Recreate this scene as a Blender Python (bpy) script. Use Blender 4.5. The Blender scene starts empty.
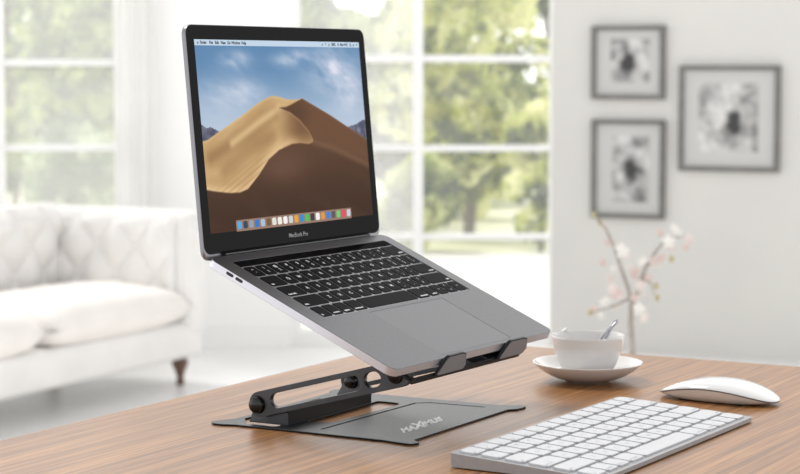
import bpy, bmesh, math, random
from mathutils import Matrix, Vector, Euler, noise as mnoise
PI = math.pi
C = bpy.context.scene.collection
scn = bpy.context.scene
TZ = 1.0                       # height of the desk top
MM = 0.001

# ------------------------------------------------------------------ helpers
def obj(name, data, mat=None, parent=None, loc=(0, 0, 0), rot=(0, 0, 0), smooth=None):
    if isinstance(data, bmesh.types.BMesh):
        me = bpy.data.meshes.new(name); data.normal_update(); data.to_mesh(me); data.free()
    else:
        me = data
    o = bpy.data.objects.new(name, me); C.objects.link(o)
    o.location = loc; o.rotation_euler = rot
    if mat is not None:
        for m in (mat if isinstance(mat, (list, tuple)) else [mat]): me.materials.append(m)
    if parent: o.parent = parent
    if smooth is not None: shade(me, smooth)
    return o

def shade(me, ang):
    for p in me.polygons: p.use_smooth = True
    if ang < 180:
        bm = bmesh.new(); bm.from_mesh(me); a = math.radians(ang)
        for e in bm.edges:
            e.smooth = not (len(e.link_faces) == 2 and e.calc_face_angle(0) > a)
        bm.to_mesh(me); bm.free()

def empty(name, loc, rot=(0, 0, 0)):
    o = bpy.data.objects.new(name, None); C.objects.link(o)
    o.location = loc; o.rotation_euler = rot; o.empty_display_size = .05
    return o

def tag(o, label, cat, group=None, kind=None):
    o['label'] = label; o['category'] = cat
    if group: o['group'] = group
    if kind: o['kind'] = kind
    return o

def struct(o, label=None):
    o['kind'] = 'structure'
    if label: o['label'] = label
    return o

def add_box(bm, x0, x1, y0, y1, z0, z1, M=None):
    vs = [bm.verts.new((x, y, z)) for z in (z0, z1) for y in (y0, y1) for x in (x0, x1)]
    for f in ((0, 2, 3, 1), (4, 5, 7, 6), (0, 1, 5, 4), (2, 6, 7, 3), (0, 4, 6, 2), (1, 3, 7, 5)):
        bm.faces.new([vs[i] for i in f])
    if M is not None: bmesh.ops.transform(bm, matrix=M, verts=vs)
    return vs

def rbox(x0, x1, y0, y1, z0, z1, r, seg=2):
    bm = bmesh.new(); add_box(bm, x0, x1, y0, y1, z0, z1)
    bmesh.ops.bevel(bm, geom=bm.edges[:], offset=r, segments=seg, profile=.5, affect='EDGES')
    return bm

def add_cyl(bm, p0, p1, r0, r1=None, n=24, caps=True):
    r1 = r0 if r1 is None else r1
    p0, p1 = Vector(p0), Vector(p1); d = (p1 - p0).normalized()
    a = d.orthogonal().normalized(); b = d.cross(a)
    A = [bm.verts.new(p0 + (a*math.cos(t) + b*math.sin(t))*r0) for t in [2*PI*i/n for i in range(n)]]
    B = [bm.verts.new(p1 + (a*math.cos(t) + b*math.sin(t))*r1) for t in [2*PI*i/n for i in range(n)]]
    for i in range(n): bm.faces.new((A[i], A[(i+1) % n], B[(i+1) % n], B[i]))
    if caps: bm.faces.new(A[::-1]); bm.faces.new(B)

def add_tube(bm, pts, rad, n=8):
    pts = [Vector(p) for p in pts]
    rings = []; a = None
    for i, p in enumerate(pts):
        d = (pts[min(i+1, len(pts)-1)] - pts[max(i-1, 0)]).normalized()
        a = d.orthogonal().normalized() if a is None else (a - d*a.dot(d)).normalized()
        b = d.cross(a); r = rad[i] if isinstance(rad, (list, tuple)) else rad
        rings.append([bm.verts.new(p + (a*math.cos(2*PI*k/n) + b*math.sin(2*PI*k/n))*r) for k in range(n)])
    for R0, R1 in zip(rings, rings[1:]):
        for k in range(n): bm.faces.new((R0[k], R0[(k+1) % n], R1[(k+1) % n], R1[k]))
    bm.faces.new(rings[0][::-1]); bm.faces.new(rings[-1])

def lathe(prof, n=64):
    bm = bmesh.new(); rings = []
    for r, z in prof:
        if r < 1e-6: rings.append([bm.verts.new((0, 0, z))])
        else: rings.append([bm.verts.new((r*math.cos(2*PI*k/n), r*math.sin(2*PI*k/n), z)) for k in range(n)])
    for A, B in zip(rings, rings[1:]):
        for k in range(n):
            k2 = (k+1) % n
            if len(A) == 1 and len(B) == 1: continue
            if len(A) == 1: bm.faces.new((A[0], B[k2], B[k]))
            elif len(B) == 1: bm.faces.new((A[k], A[k2], B[0]))
            else: bm.faces.new((A[k], A[k2], B[k2], B[k]))
    bmesh.ops.recalc_face_normals(bm, faces=bm.faces[:])
    return bm

def rpoly(pts, r, seg=5):
    """round the corners of a closed 2D polygon; r a number or a list"""
    out = []; n = len(pts)
    for i in range(n):
        p = Vector(pts[i]); a = Vector(pts[i-1]) - p; b = Vector(pts[(i+1) % n]) - p
        rr = r[i] if isinstance(r, (list, tuple)) else r
        if rr <= 0: out.append(tuple(p)); continue
        ang = a.angle(b); t = rr/math.tan(ang/2); t = min(t, a.length*.49, b.length*.49)
        P0, P1 = p + a.normalized()*t, p + b.normalized()*t
        for k in range(seg+1):
            s = k/seg; out.append(tuple(P0*(1-s)**2 + p*2*s*(1-s) + P1*s*s))
    return out

def rrect(x0, x1, y0, y1, r, seg=6):
    pts = []
    for cx, cy, a0 in ((x1-r, y1-r, 0), (x0+r, y1-r, 90), (x0+r, y0+r, 180), (x1-r, y0+r, 270)):
        for k in range(seg+1):
            a = math.radians(a0 + 90*k/seg); pts.append((cx + r*math.cos(a), cy + r*math.sin(a)))
    return pts

def plate_mesh(splines, z0, z1, bevel=0, scale=MM, M=None):
    """filled outline with holes, extruded between z0 and z1; coordinates in mm"""
    cu = bpy.data.curves.new('outline', 'CURVE'); cu.dimensions = '2D'; cu.fill_mode = 'BOTH'
    cu.extrude = (z1-z0)/2 - bevel; cu.bevel_depth = bevel; cu.bevel_resolution = 1; cu.offset = -bevel
    for s in splines:
        sp = cu.splines.new('POLY'); sp.points.add(len(s)-1); sp.use_cyclic_u = True
        for q, (x, y) in zip(sp.points, s): q.co = (x, y, 0, 1)
    o = bpy.data.objects.new('tmp', cu); C.objects.link(o)
    dg = bpy.context.evaluated_depsgraph_get(); dg.update()
    me = bpy.data.meshes.new_from_object(o.evaluated_get(dg)); bpy.data.objects.remove(o)
    me.transform(Matrix.Translation((0, 0, (z0+z1)/2)))
    me.transform(Matrix.Diagonal((scale, scale, scale, 1)))
    if M is not None: me.transform(M)
    bm = bmesh.new(); bm.from_mesh(me)
    bmesh.ops.remove_doubles(bm, verts=bm.verts[:], dist=1e-6)
    bmesh.ops.recalc_face_normals(bm, faces=bm.faces[:])
    bm.to_mesh(me); bm.free(); me.materials.clear()
    return me

def join_meshes(meshes):
    bm = bmesh.new()
    for m in meshes: bm.from_mesh(m)
    return bm

_txt = {}
def text_mesh(s, size, ext=.05, offset=0.0, align='CENTER', shear=0):
    """flat lettering, size in mm, lying in the xy plane"""
    key = (s, size, ext, offset, align)
    if key in _txt: return _txt[key]
    cu = bpy.data.curves.new('lettering', 'FONT'); cu.body = s; cu.size = size; cu.extrude = ext
    cu.align_x = align; cu.align_y = 'CENTER'; cu.offset = offset; cu.shear = shear; cu.resolution_u = 2
    o = bpy.data.objects.new('tmp', cu); C.objects.link(o)
    dg = bpy.context.evaluated_depsgraph_get(); dg.update()
    me = bpy.data.meshes.new_from_object(o.evaluated_get(dg)); bpy.data.objects.remove(o)
    me.transform(Matrix.Diagonal((MM, MM, MM, 1))); me.materials.clear()
    _txt[key] = me
    return me

def srgb(r, g, b):
    f = lambda c: (c/255/12.92) if c/255 <= .04045 else ((c/255+.055)/1.055)**2.4
    return (f(r), f(g), f(b), 1)

def mat(name, col, rough=.5, metal=0, spec=.5, coat=0, **kw):
    m = bpy.data.materials.new(name); m.use_nodes = True
    b = m.node_tree.nodes['Principled BSDF']
    b.inputs['Base Color'].default_value = col; b.inputs['Roughness'].default_value = rough
    b.inputs['Metallic'].default_value = metal; b.inputs['Specular IOR Level'].default_value = spec
    b.inputs['Coat Weight'].default_value = coat
    for k, v in kw.items(): b.inputs[k.replace('_', ' ')].default_value = v
    return m

def N(m, t, **kw):
    n = m.node_tree.nodes.new(t)
    for k, v in kw.items(): setattr(n, k, v)
    return n
def L(m, a, b): m.node_tree.links.new(a, b)

def noisy(name, c1, c2, scale=(5, 5, 5), rough=.5, bump=0, bscale=None, detail=4, metal=0, spec=.5, coord='Object', **kw):
    m = mat(name, c1, rough, metal, spec, **kw); b = m.node_tree.nodes['Principled BSDF']
    tc = N(m, 'ShaderNodeTexCoord'); mp = N(m, 'ShaderNodeMapping'); mp.inputs['Scale'].default_value = scale
    nz = N(m, 'ShaderNodeTexNoise'); nz.inputs['Scale'].default_value = 1; nz.inputs['Detail'].default_value = detail
    cr = N(m, 'ShaderNodeValToRGB'); cr.color_ramp.elements[0].position = .35; cr.color_ramp.elements[1].position = .65
    cr.color_ramp.elements[0].color = c1; cr.color_ramp.elements[1].color = c2
    L(m, tc.outputs[coord], mp.inputs[0]); L(m, mp.outputs[0], nz.inputs['Vector'])
    L(m, nz.outputs['Fac'], cr.inputs[0]); L(m, cr.outputs[0], b.inputs['Base Color'])
    if bump:
        bp = N(m, 'ShaderNodeBump'); bp.inputs['Strength'].default_value = bump; bp.inputs['Distance'].default_value = .001
        if bscale:
            n2 = N(m, 'ShaderNodeTexNoise'); n2.inputs['Scale'].default_value = bscale
            L(m, tc.outputs[coord], n2.inputs['Vector']); L(m, n2.outputs['Fac'], bp.inputs['Height'])
        else: L(m, nz.outputs['Fac'], bp.inputs['Height'])
        L(m, bp.outputs[0], b.inputs['Normal'])
    return m

# ------------------------------------------------------------------ materials
ALU = noisy('space_grey_aluminium', srgb(94, 94, 96), srgb(99, 99, 101), (300, 300, 300), .38, metal=.85, spec=.5)
ALU_EDGE = mat('polished_aluminium_edge', srgb(200, 200, 206), .3, .6)
LIDGREY = mat('lid_grey_aluminium', srgb(130, 130, 134), .35, .85)
GLASSBLACK = None
def coated(name, col, refl, rough, emis=None):
    m = bpy.data.materials.new(name); m.use_nodes = True; nt = m.node_tree; nt.nodes.clear()
    out = N(m, 'ShaderNodeOutputMaterial'); df = N(m, 'ShaderNodeBsdfDiffuse'); df.inputs[0].default_value = col
    gl = N(m, 'ShaderNodeBsdfGlossy'); gl.inputs['Roughness'].default_value = rough; mx = N(m, 'ShaderNodeMixShader'); mx.inputs[0].default_value = refl
    L(m, df.outputs[0], mx.inputs[1]); L(m, gl.outputs[0], mx.inputs[2]); last = mx
    if emis is not None:
        em = N(m, 'ShaderNodeEmission'); ad = N(m, 'ShaderNodeAddShader'); L(m, mx.outputs[0], ad.inputs[0]); L(m, em.outputs[0], ad.inputs[1]); last = ad
        if emis == 'Col':
            a2 = N(m, 'ShaderNodeVertexColor'); a2.layer_name = 'Col'; L(m, a2.outputs[0], em.inputs[0])
        else: em.inputs[0].default_value = emis
    L(m, last.outputs[0], out.inputs[0])
    return m
KEYBLACK = noisy('black_key_plastic', srgb(11, 11, 13), srgb(15, 15, 17), (400, 400, 400), .6, spec=.06)
GLASSBLACK = coated('black_coated_glass', srgb(16, 16, 17), .010, .08)
LEGEND = mat('white_legend', srgb(235, 235, 235), .5)
LEGENDGREY = mat('grey_legend', srgb(172, 175, 180), .5)
PADGREY = mat('trackpad_glass', srgb(97, 97, 99), .36, .85)
STEEL = noisy('black_coated_metal', srgb(20, 21, 23), srgb(24, 25, 27), (60, 60, 60), .36, metal=.2, spec=.28, bump=.05, bscale=900)
STEELDARK = mat('black_gloss_knob', srgb(14, 14, 15), .25, .2)
RUBBER = mat('black_rubber', srgb(18, 18, 18), .7)
ARMLIT = noisy('window_lit_arm_metal', srgb(62, 64, 68), srgb(70, 72, 76), (60, 60, 60), .35, metal=.35)  # stand's black metal lightened to carry window light on its side faces
TABGREY = mat('grey_coated_tab', srgb(122, 123, 127), .45, .2)
SILICONE = mat('grey_silicone', srgb(105, 105, 105), .6)
LOGO = mat('white_print', srgb(250, 250, 250), .5)
CERAMIC = mat('white_glazed_ceramic', srgb(208, 206, 204), .16, 0, .5, coat=.4)
SILVER = mat('polished_silver', srgb(170, 170, 174), .16, 1)
WHITEKEY = noisy('white_key_plastic', srgb(184, 185, 188), srgb(188, 189, 192), (300, 300, 300), .4)
ALUWHITE = noisy('silver_aluminium', srgb(150, 150, 152), srgb(155, 155, 157), (250, 250, 250), .4, metal=.55)
MOUSEWHITE = mat('glossy_white_acrylic', srgb(208, 208, 208), .12, 0, .5, coat=.5)
MOUSESEAM = mat('dark_seam', srgb(70, 70, 72), .5)
MOUSESIDE = mat('mouse_aluminium', srgb(225, 223, 221), .4, .4)
WHITEPAINT = noisy('white_window_paint', srgb(240, 240, 238), srgb(244, 244, 242), (3, 3, 3), .4)
WALLPAINT = noisy('sunlit_white_wall_paint', srgb(246, 246, 244), srgb(249, 249, 247), (2, 2, 2), .8, bump=.05, bscale=200)  # whiter than the picture wall, to carry sunlight on the pier
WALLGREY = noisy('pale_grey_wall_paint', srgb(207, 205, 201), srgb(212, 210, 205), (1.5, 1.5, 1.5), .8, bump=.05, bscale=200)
SOFAFABRIC = noisy('cream_sofa_fabric', srgb(230, 228, 225), srgb(236, 234, 231), (6, 6, 6), .85, bump=.2, bscale=400, Sheen_Weight=.2)
CUSHIONFABRIC = noisy('cream_cushion_fabric', srgb(236, 231, 226), srgb(242, 237, 232), (6, 6, 6), .85, bump=.2, bscale=300, Sheen_Weight=.2)
LEGWOOD = noisy('dark_turned_wood', srgb(88, 64, 52), srgb(112, 84, 68), (30, 30, 4), .4)
FRAMEWOOD = noisy('dark_grey_frame_wood', srgb(104, 102, 98), srgb(118, 115, 110), (20, 20, 20), .5)
MATBOARD = mat('grey_white_mat_board', srgb(194, 193, 190), .8)
TWIG = noisy('grey_brown_bark', srgb(140, 133, 126), srgb(165, 157, 150), (60, 60, 60), .8)
PETAL = mat('pink_white_petal', srgb(214, 202, 195), .6, Subsurface_Weight=0)
BUD = mat('green_brown_bud', srgb(168, 160, 120), .7)
VASE = mat('white_vase_glaze', srgb(228, 226, 222), .3)

def wood():
    m = mat('oak_desk_wood', (0.4, 0.25, 0.15, 1), .34, 0, .33); b = m.node_tree.nodes['Principled BSDF']
    tc = N(m, 'ShaderNodeTexCoord')
    def band(sc, det, dist=0):
        mp = N(m, 'ShaderNodeMapping'); mp.inputs['Scale'].default_value = sc
        nz = N(m, 'ShaderNodeTexNoise'); nz.inputs['Scale'].default_value = 1; nz.inputs['Detail'].default_value = det
        nz.inputs['Distortion'].default_value = dist
        L(m, tc.outputs['Object'], mp.inputs[0]); L(m, mp.outputs[0], nz.inputs['Vector']); return nz
    n1 = band((230, 3.2, 10), 5, .3); n2 = band((60, 1.6, 5), 3, .5); n3 = band((620, 12, 20), 2)
    cr = N(m, 'ShaderNodeValToRGB'); e = cr.color_ramp.elements
    e[0].position = .34; e[0].color = srgb(92, 60, 32); e[1].position = .66; e[1].color = srgb(176, 128, 78)
    k = cr.color_ramp.elements.new(.5); k.color = srgb(136, 94, 56)
    a = N(m, 'ShaderNodeMath', operation='MULTIPLY_ADD'); a.inputs[1].default_value = .53
    c = N(m, 'ShaderNodeMath', operation='MULTIPLY_ADD'); c.inputs[1].default_value = .17
    d = N(m, 'ShaderNodeMath', operation='MULTIPLY'); d.inputs[1].default_value = .30
    L(m, n3.outputs['Fac'], d.inputs[0]); L(m, n2.outputs['Fac'], c.inputs[0]); L(m, d.outputs[0], c.inputs[2])
    L(m, n1.outputs['Fac'], a.inputs[0]); L(m, c.outputs[0], a.inputs[2]); L(m, a.outputs[0], cr.inputs[0])
    L(m, cr.outputs[0], b.inputs['Base Color'])
    bp = N(m, 'ShaderNodeBump'); bp.inputs['Strength'].default_value = .25; bp.inputs['Distance'].default_value = .0004
    L(m, a.outputs[0], bp.inputs['Height']); L(m, bp.outputs[0], b.inputs['Normal'])
    return m
WOOD = wood()

def glass_pane(name, washout):  # washed-out daylight is put into the glass as white translucency
    m = bpy.data.materials.new(name); m.use_nodes = True; nt = m.node_tree; nt.nodes.clear()
    out = N(m, 'ShaderNodeOutputMaterial'); tr = N(m, 'ShaderNodeBsdfTransparent'); gl = N(m, 'ShaderNodeBsdfGlossy')
    gl.inputs['Roughness'].default_value = .05
    tl = N(m, 'ShaderNodeBsdfTranslucent'); tl.inputs['Color'].default_value = (.95, .95, .95, 1)
    m1 = N(m, 'ShaderNodeMixShader'); m1.inputs[0].default_value = washout
    m2 = N(m, 'ShaderNodeMixShader'); m2.inputs[0].default_value = .04
    L(m, tr.outputs[0], m1.inputs[1]); L(m, tl.outputs[0], m1.inputs[2])
    L(m, m1.outputs[0], m2.inputs[1]); L(m, gl.outputs[0], m2.inputs[2]); L(m, m2.outputs[0], out.inputs[0])
    return m
PANE_CLEAR = glass_pane('clear_window_glass', .05)
PANE_WASHED = glass_pane('washed_out_window_glass', .2)
PANE_MID = glass_pane('part_washed_window_glass', .25)

def leafmat(name, c1, c2, c3):
    m = bpy.data.materials.new(name); m.use_nodes = True; nt = m.node_tree; nt.nodes.clear()
    out = N(m, 'ShaderNodeOutputMaterial'); df = N(m, 'ShaderNodeBsdfDiffuse'); tl = N(m, 'ShaderNodeBsdfTranslucent')
    mx = N(m, 'ShaderNodeMixShader'); mx.inputs[0].default_value = .45
    tc = N(m, 'ShaderNodeTexCoord'); nz = N(m, 'ShaderNodeTexNoise'); nz.inputs['Scale'].default_value = 3.2; nz.inputs['Detail'].default_value = 3
    cr = N(m, 'ShaderNodeValToRGB'); e = cr.color_ramp.elements
    e[0].position = .42; e[0].color = c1; e[1].position = .58; e[1].color = c3; k = e.new(.5); k.color = c2
    L(m, tc.outputs['Object'], nz.inputs['Vector']); L(m, nz.outputs['Fac'], cr.inputs[0])
    L(m, cr.outputs[0], df.inputs[0]); L(m, cr.outputs[0], tl.inputs[0])
    L(m, df.outputs[0], mx.inputs[1]); L(m, tl.outputs[0], mx.inputs[2]); L(m, mx.outputs[0], out.inputs[0])
    return m
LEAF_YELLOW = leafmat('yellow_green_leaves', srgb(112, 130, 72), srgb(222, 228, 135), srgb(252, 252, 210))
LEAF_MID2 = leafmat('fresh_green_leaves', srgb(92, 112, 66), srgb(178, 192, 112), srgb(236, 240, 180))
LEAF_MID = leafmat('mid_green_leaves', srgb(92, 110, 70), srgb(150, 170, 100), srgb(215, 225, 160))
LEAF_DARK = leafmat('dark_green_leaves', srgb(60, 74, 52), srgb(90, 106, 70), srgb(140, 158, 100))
LEAF_PALE = leafmat('haze_paled_green_leaves', srgb(150, 165, 135), srgb(185, 200, 165), srgb(225, 234, 205))  # washed-out haze of the far garden mixed into the leaf colour
BARK = noisy('grey_bark', srgb(92, 84, 76), srgb(128, 120, 110), (10, 10, 3), .9)

# ------------------------------------------------------------------ camera
H = 0.3316286; PITCH = 0.0838; FPX = 2029.147
cam = bpy.data.cameras.new('camera'); co = bpy.data.objects.new('camera', cam); C.objects.link(co)
co.location = (0, 0, TZ + H); co.rotation_euler = (PI/2 - PITCH, 0, 0)
cam.sensor_width = 36; cam.lens = FPX/800*36; cam.clip_start = .05; cam.clip_end = 200
cam.dof.use_dof = True; cam.dof.focus_distance = 1.82; cam.dof.aperture_fstop = 11.5; cam.dof.aperture_blades = 0
scn.camera = co

# ------------------------------------------------------------------ room shell
YW = 9.6
bm = bmesh.new(); add_box(bm, -4.2, 4.6, -1.0, 9.85, -.05, 0)
FLOORM = noisy('white_gloss_floor', srgb(240, 239, 237), srgb(250, 250, 249), (1.2, .8, 1), .3, spec=.5)
struct(obj('floor', bm, FLOORM), 'pale glossy floor of the room')
bm = bmesh.new()
add_box(bm, -4.2, -3.2, YW, YW+.2, 0, 2.8)
add_box(bm, -3.2, -1.31, YW, YW+.2, 0, .58); add_box(bm, -3.2, -1.31, YW, YW+.2, 2.4, 2.8)
add_box(bm, -1.31, -.52, YW, YW+.2, 0, 2.8)
add_box(bm, -.52, .72, YW, YW+.2, 2.4, 2.8)
struct(obj('wall_back', bm, WALLPAINT), 'white wall holding both windows')
wr_rot = math.radians(-25)
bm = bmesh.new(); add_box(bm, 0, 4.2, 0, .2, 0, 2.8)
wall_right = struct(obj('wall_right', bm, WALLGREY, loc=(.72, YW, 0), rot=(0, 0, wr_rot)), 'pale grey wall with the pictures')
bm = bmesh.new(); add_box(bm, -4.2, -.52, YW-.015, YW, 0, .1)
struct(obj('baseboard_back', bm, WHITEPAINT))
def window(name, x0, x1, z0, z1, vert, horiz, panes, label, wr=.045):
    bm = bmesh.new(); y0, y1 = YW+.03, YW+.10; w = .045
    add_box(bm, x0+w, x1-wr, y0+.002, y1, z0, z0+w*1.6); add_box(bm, x0+w, x1-wr, y0+.002, y1, z1-w, z1)
    add_box(bm, x0, x0+w, y0, y1, z0, z1); add_box(bm, x1-wr, x1, y0, y1, z0, z1)
    for a, b in vert: add_box(bm, a, b, y0-.01, y1, z0, z1)
    for a, b in horiz: add_box(bm, x0+w, x1-wr, y0+.01, y1-.01, a, b)
    fr = struct(obj(name, bm, WHITEPAINT), label)
    for i, (a, b, m) in enumerate(panes):
        bm = bmesh.new(); add_box(bm, a, b, YW+.062, YW+.066, z0+.02, z1-.02)
        obj('window_pane', bm, m, fr)
    return fr
w1 = window('window_1', -3.2, -1.31, .58, 2.4, [(-1.925, -1.885), (-2.56, -2.52)], [(1.335, 1.365), (.93, .96)], [(-3.16, -1.35, PANE_WASHED)], 'wide white window behind the sofa')
w2 = window('window_2', -.52, .73, 0, 2.4, [(.062, .11)], [(1.352, 1.386), (.93, .958), (.508, .536)], [(-.48, .065, PANE_MID), (.105, .712, PANE_CLEAR)], 'tall white glazed door onto the garden', .018)
bm = bmesh.new(); add_box(bm, -3.24, -1.29, YW-.10, YW+.03, .55, .58)
obj('window_sill', bm, WHITEPAINT, w1)

CURTAIN = leafmat('white_curtain', srgb(248, 248, 246), srgb(250, 250, 248), srgb(252, 252, 250))
# curtain beside the left window
bm = bmesh.new(); nx, nz = 60, 10; vs = []
for j in range(nz+1):
    row = []
    for i in range(nx+1):
        s = i/nx; x = -1.325 + .19*s
        row.append(bm.verts.new((x, 9.50 + .012*math.sin(s*PI*2*4 + .3*math.sin(j*.5)) + .003*math.sin(s*40), .03 + 2.42*j/nz)))
    vs.append(row)
for j in range(nz):
    for i in range(nx): bm.faces.new((vs[j][i], vs[j][i+1], vs[j+1][i+1], vs[j+1][i]))
cur = obj('curtain', bm, CURTAIN, smooth=180)
sm = cur.modifiers.new('t', 'SOLIDIFY'); sm.thickness = .002
tag(cur, 'narrow white curtain hanging beside the window behind the sofa', 'curtain')
bm = bmesh.new(); add_cyl(bm, (-3.3, 9.5, 2.46), (-1.08, 9.5, 2.46), .012, n=12)
for x in (-3.2, -1.12): add_cyl(bm, (x, 9.5, 2.46), (x, 9.6, 2.46), .006, n=8)
cr_ = obj('curtain_rod', bm, WHITEPAINT); tag(cr_, 'slim white curtain rod above the window behind the sofa', 'curtain rod')

# ------------------------------------------------------------------ pictures on the right wall
def bw_photo(name, seed, blob):
    m = mat(name, (.4, .4, .4, 1), .5); b = m.node_tree.nodes['Principled BSDF']
    tc = N(m, 'ShaderNodeTexCoord'); nz = N(m, 'ShaderNodeTexNoise'); nz.inputs['Scale'].default_value = 15; nz.inputs['Detail'].default_value = 4
    mp = N(m, 'ShaderNodeMapping'); mp.inputs['Location'].default_value = (seed, seed*.7, 0)
    cr = N(m, 'ShaderNodeValToRGB'); e = cr.color_ramp.elements
    e[0].position = .22; e[0].color = srgb(52, 52, 52); e[1].position = .66; e[1].color = srgb(208, 207, 205)
    L(m, tc.outputs['Object'], mp.inputs[0]); L(m, mp.outputs[0], nz.inputs['Vector'])
    # dark standing shape in the middle of the print
    m2 = N(m, 'ShaderNodeMapping'); m2.inputs['Location'].default_value = blob[:3]; m2.inputs['Scale'].default_value = blob[3:]
    gr = N(m, 'ShaderNodeTexGradient', gradient_type='SPHERICAL'); L(m, tc.outputs['Object'], m2.inputs[0]); L(m, m2.outputs[0], gr.inputs[0])
    sb = N(m, 'ShaderNodeMath', operation='MULTIPLY_ADD'); sb.inputs[1].default_value = -.5
    L(m, gr.outputs['Fac'], sb.inputs[0]); L(m, nz.outputs['Fac'], sb.inputs[2]); L(m, sb.outputs[0], cr.inputs[0])
    L(m, cr.outputs[0], b.inputs['Base Color'])
    return m
def picture(t0, t1, z0, z1, px0, px1, pz0, pz1, pm, label):
    cx, cz = (t0+t1)/2, (z0+z1)/2; hw, hh = (t1-t0)/2, (z1-z0)/2
    M = Matrix.Rotation(wr_rot, 4, 'Z'); p = Vector((.72, YW, 0)) + M @ Vector((cx, -.001, 0)); p.z = cz
    r = empty('picture_frame', p, (0, 0, wr_rot)); tag(r, label, 'picture', 'framed black and white pictures on the grey wall')
    w = .021; S = Matrix.Rotation(PI/2, 4, 'X')
    fr = plate_mesh([rrect(-hw*1000, hw*1000, -hh*1000, hh*1000, 1, 1), rrect(-hw*1000+w*1000, hw*1000-w*1000, -hh*1000+w*1000, hh*1000-w*1000, 1, 1)], 0, 30, M=S)
    obj('frame', fr, FRAMEWOOD, r)
    bm = bmesh.new(); add_box(bm, -hw+w, hw-w, -.012, 0, -hh+w, hh-w); obj('mat_board', bm, MATBOARD, r)
    bm = bmesh.new(); add_box(bm, px0, px1, -.014, -.012, pz0, pz1); obj('photo_print', bm, pm, r)
    return r
picture(.201, .555, 1.180, 1.520, -.085, .105, -.092, .108, bw_photo('print_a', 3.1, (0, 0, 0, 22, 1, 22)), 'small square framed black and white photo, upper one above another frame')
picture(.205, .560, .627, 1.086, -.080, .100, -.155, .155, bw_photo('print_b', 7.7, (-.1, 0, .1, 24, 1, 11)), 'tall framed black and white photo of a dark standing shape, lower one')
picture(.627, 1.094, .856, 1.336, -.145, .135, -.150, .160, bw_photo('print_c', 1.4, (-.5, 0, .2, 22, 1, 14)), 'largest framed black and white photo, on the grey wall beside the two smaller ones')

# ------------------------------------------------------------------ sofa
SX, SY = -.815, 8.50; a = Vector((-.46, -.89)).normalized()
srot = math.atan2(a.y, a.x)            # local +x runs along the sofa from its far end to its near end
sofa = empty('sofa', (SX, SY, 0), (0, 0, srot))
tag(sofa, 'white tufted fabric sofa with rolled arm and turned wooden legs under the window', 'sofa')
sofa.scale = (1, -1, 1)                # depth runs to the left-back
# mirrored frame is baked below instead of a negative scale
sofa.scale = (1, 1, 1)
D = -1                                 # depth sign in local y
def sbox(name, x0, x1, y0, y1, z0, z1, r, m, seg=4, parent=sofa):
    ya, yb = sorted((D*y0, D*y1)); o = obj(name, rbox(x0, x1, ya, yb, z0, z1, r, seg), m, parent, smooth=50); return o
LEN = 2.0; DEP = .80
sbox('base_frame', 0.02, LEN-.02, .0, DEP, .12, .27, .03, SOFAFABRIC)
def cushion(x0, x1, y0, y1, z0, z1):
    bm = bmesh.new(); nx, ny = 24, 16; top = []; bot = []
    for j in range(ny+1):
        rt, rb = [], []
        for i in range(nx+1):
            u, v = i/nx*2-1, j/ny*2-1
            e = (1-abs(u)**5)*(1-abs(v)**5); e = max(e, 0)**.45
            cx = (x0+x1)/2 + (x1-x0)/2*u*(.96+.04*e); cy = (y0+y1)/2 + (y1-y0)/2*v*(.96+.04*e)
            mid = (z0+z1)/2; w = mnoise.noise(Vector((cx*5, cy*5, 1)))*.012
            rt.append(bm.verts.new((cx, D*cy, mid + (z1-mid)*e*(1+.12*(1-u*u)*(1-v*v)) + w*e)))
            rb.append(bm.verts.new((cx, D*cy, mid - (mid-z0)*e)))
        top.append(rt); bot.append(rb)
    for j in range(ny):
        for i in range(nx):
            bm.faces.new((top[j][i], top[j][i+1], top[j+1][i+1], top[j+1][i])); bm.faces.new((bot[j][i], bot[j+1][i], bot[j+1][i+1], bot[j][i+1]))
    bmesh.ops.remove_doubles(bm, verts=bm.verts[:], dist=1e-4); bmesh.ops.recalc_face_normals(bm, faces=bm.faces[:])
    return bm
for k, (x0, x1) in enumerate(((.10, 1.10), (1.10, 1.88))):
    o = obj('seat_cushion', cushion(x0, x1, -.03, .62, .25, .435), CUSHIONFABRIC, sofa, smooth=180)
def tufted(w, h, dia_w, dia_h, amp, flip=False):
    """padded diamond panel, local x across, z up, bulging to +y"""
    bm = bmesh.new(); nx, nz = int(w/.012), int(h/.012); vs = []
    for j in range(nz+1):
        r = []
        for i in range(nx+1):
            x, z = w*i/nx, h*j/nz; p, q = x/dia_w, z/dia_h
            A = abs(math.sin(PI*(p+q)))**.55 * abs(math.sin(PI*(p-q)))**.55
            edge = min(1, min(x, w-x)/.05)**.5 if min(x, w-x) > 0 else 0
            roll = 0; t = z/h
            if t > .82: roll = -((t-.82)/.18)**2*.05
            r.append(bm.verts.new((x, amp*A*max(edge, .0) + roll + .03, z)))
        vs.append(r)
    for j in range(nz):
        for i in range(nx): bm.faces.new((vs[j][i], vs[j][i+1], vs[j+1][i+1], vs[j+1][i]))
    # close to the back
    return bm
def tuft_buttons(parent, w, h, dw, dh, M, m):
    q = 0
    for j in range(1, int(h/dh*2)):
        for i in range(0, int(w/dw*2)+1):
            if (i+j) % 2 == 0:
                x, z = i*dw/2, j*dh/2
                if .04 < x < w-.04 and .05 < z < h-.06:
                    bm = bmesh.new(); bmesh.ops.create_uvsphere(bm, u_segments=10, v_segments=6, radius=.013)
                    bmesh.ops.transform(bm, matrix=M @ Matrix.Translation((x, .034, z)) @ Matrix.Diagonal((1, .5, 1, 1)), verts=bm.verts[:])
                    obj('button', bm, m, parent, smooth=180)
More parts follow.
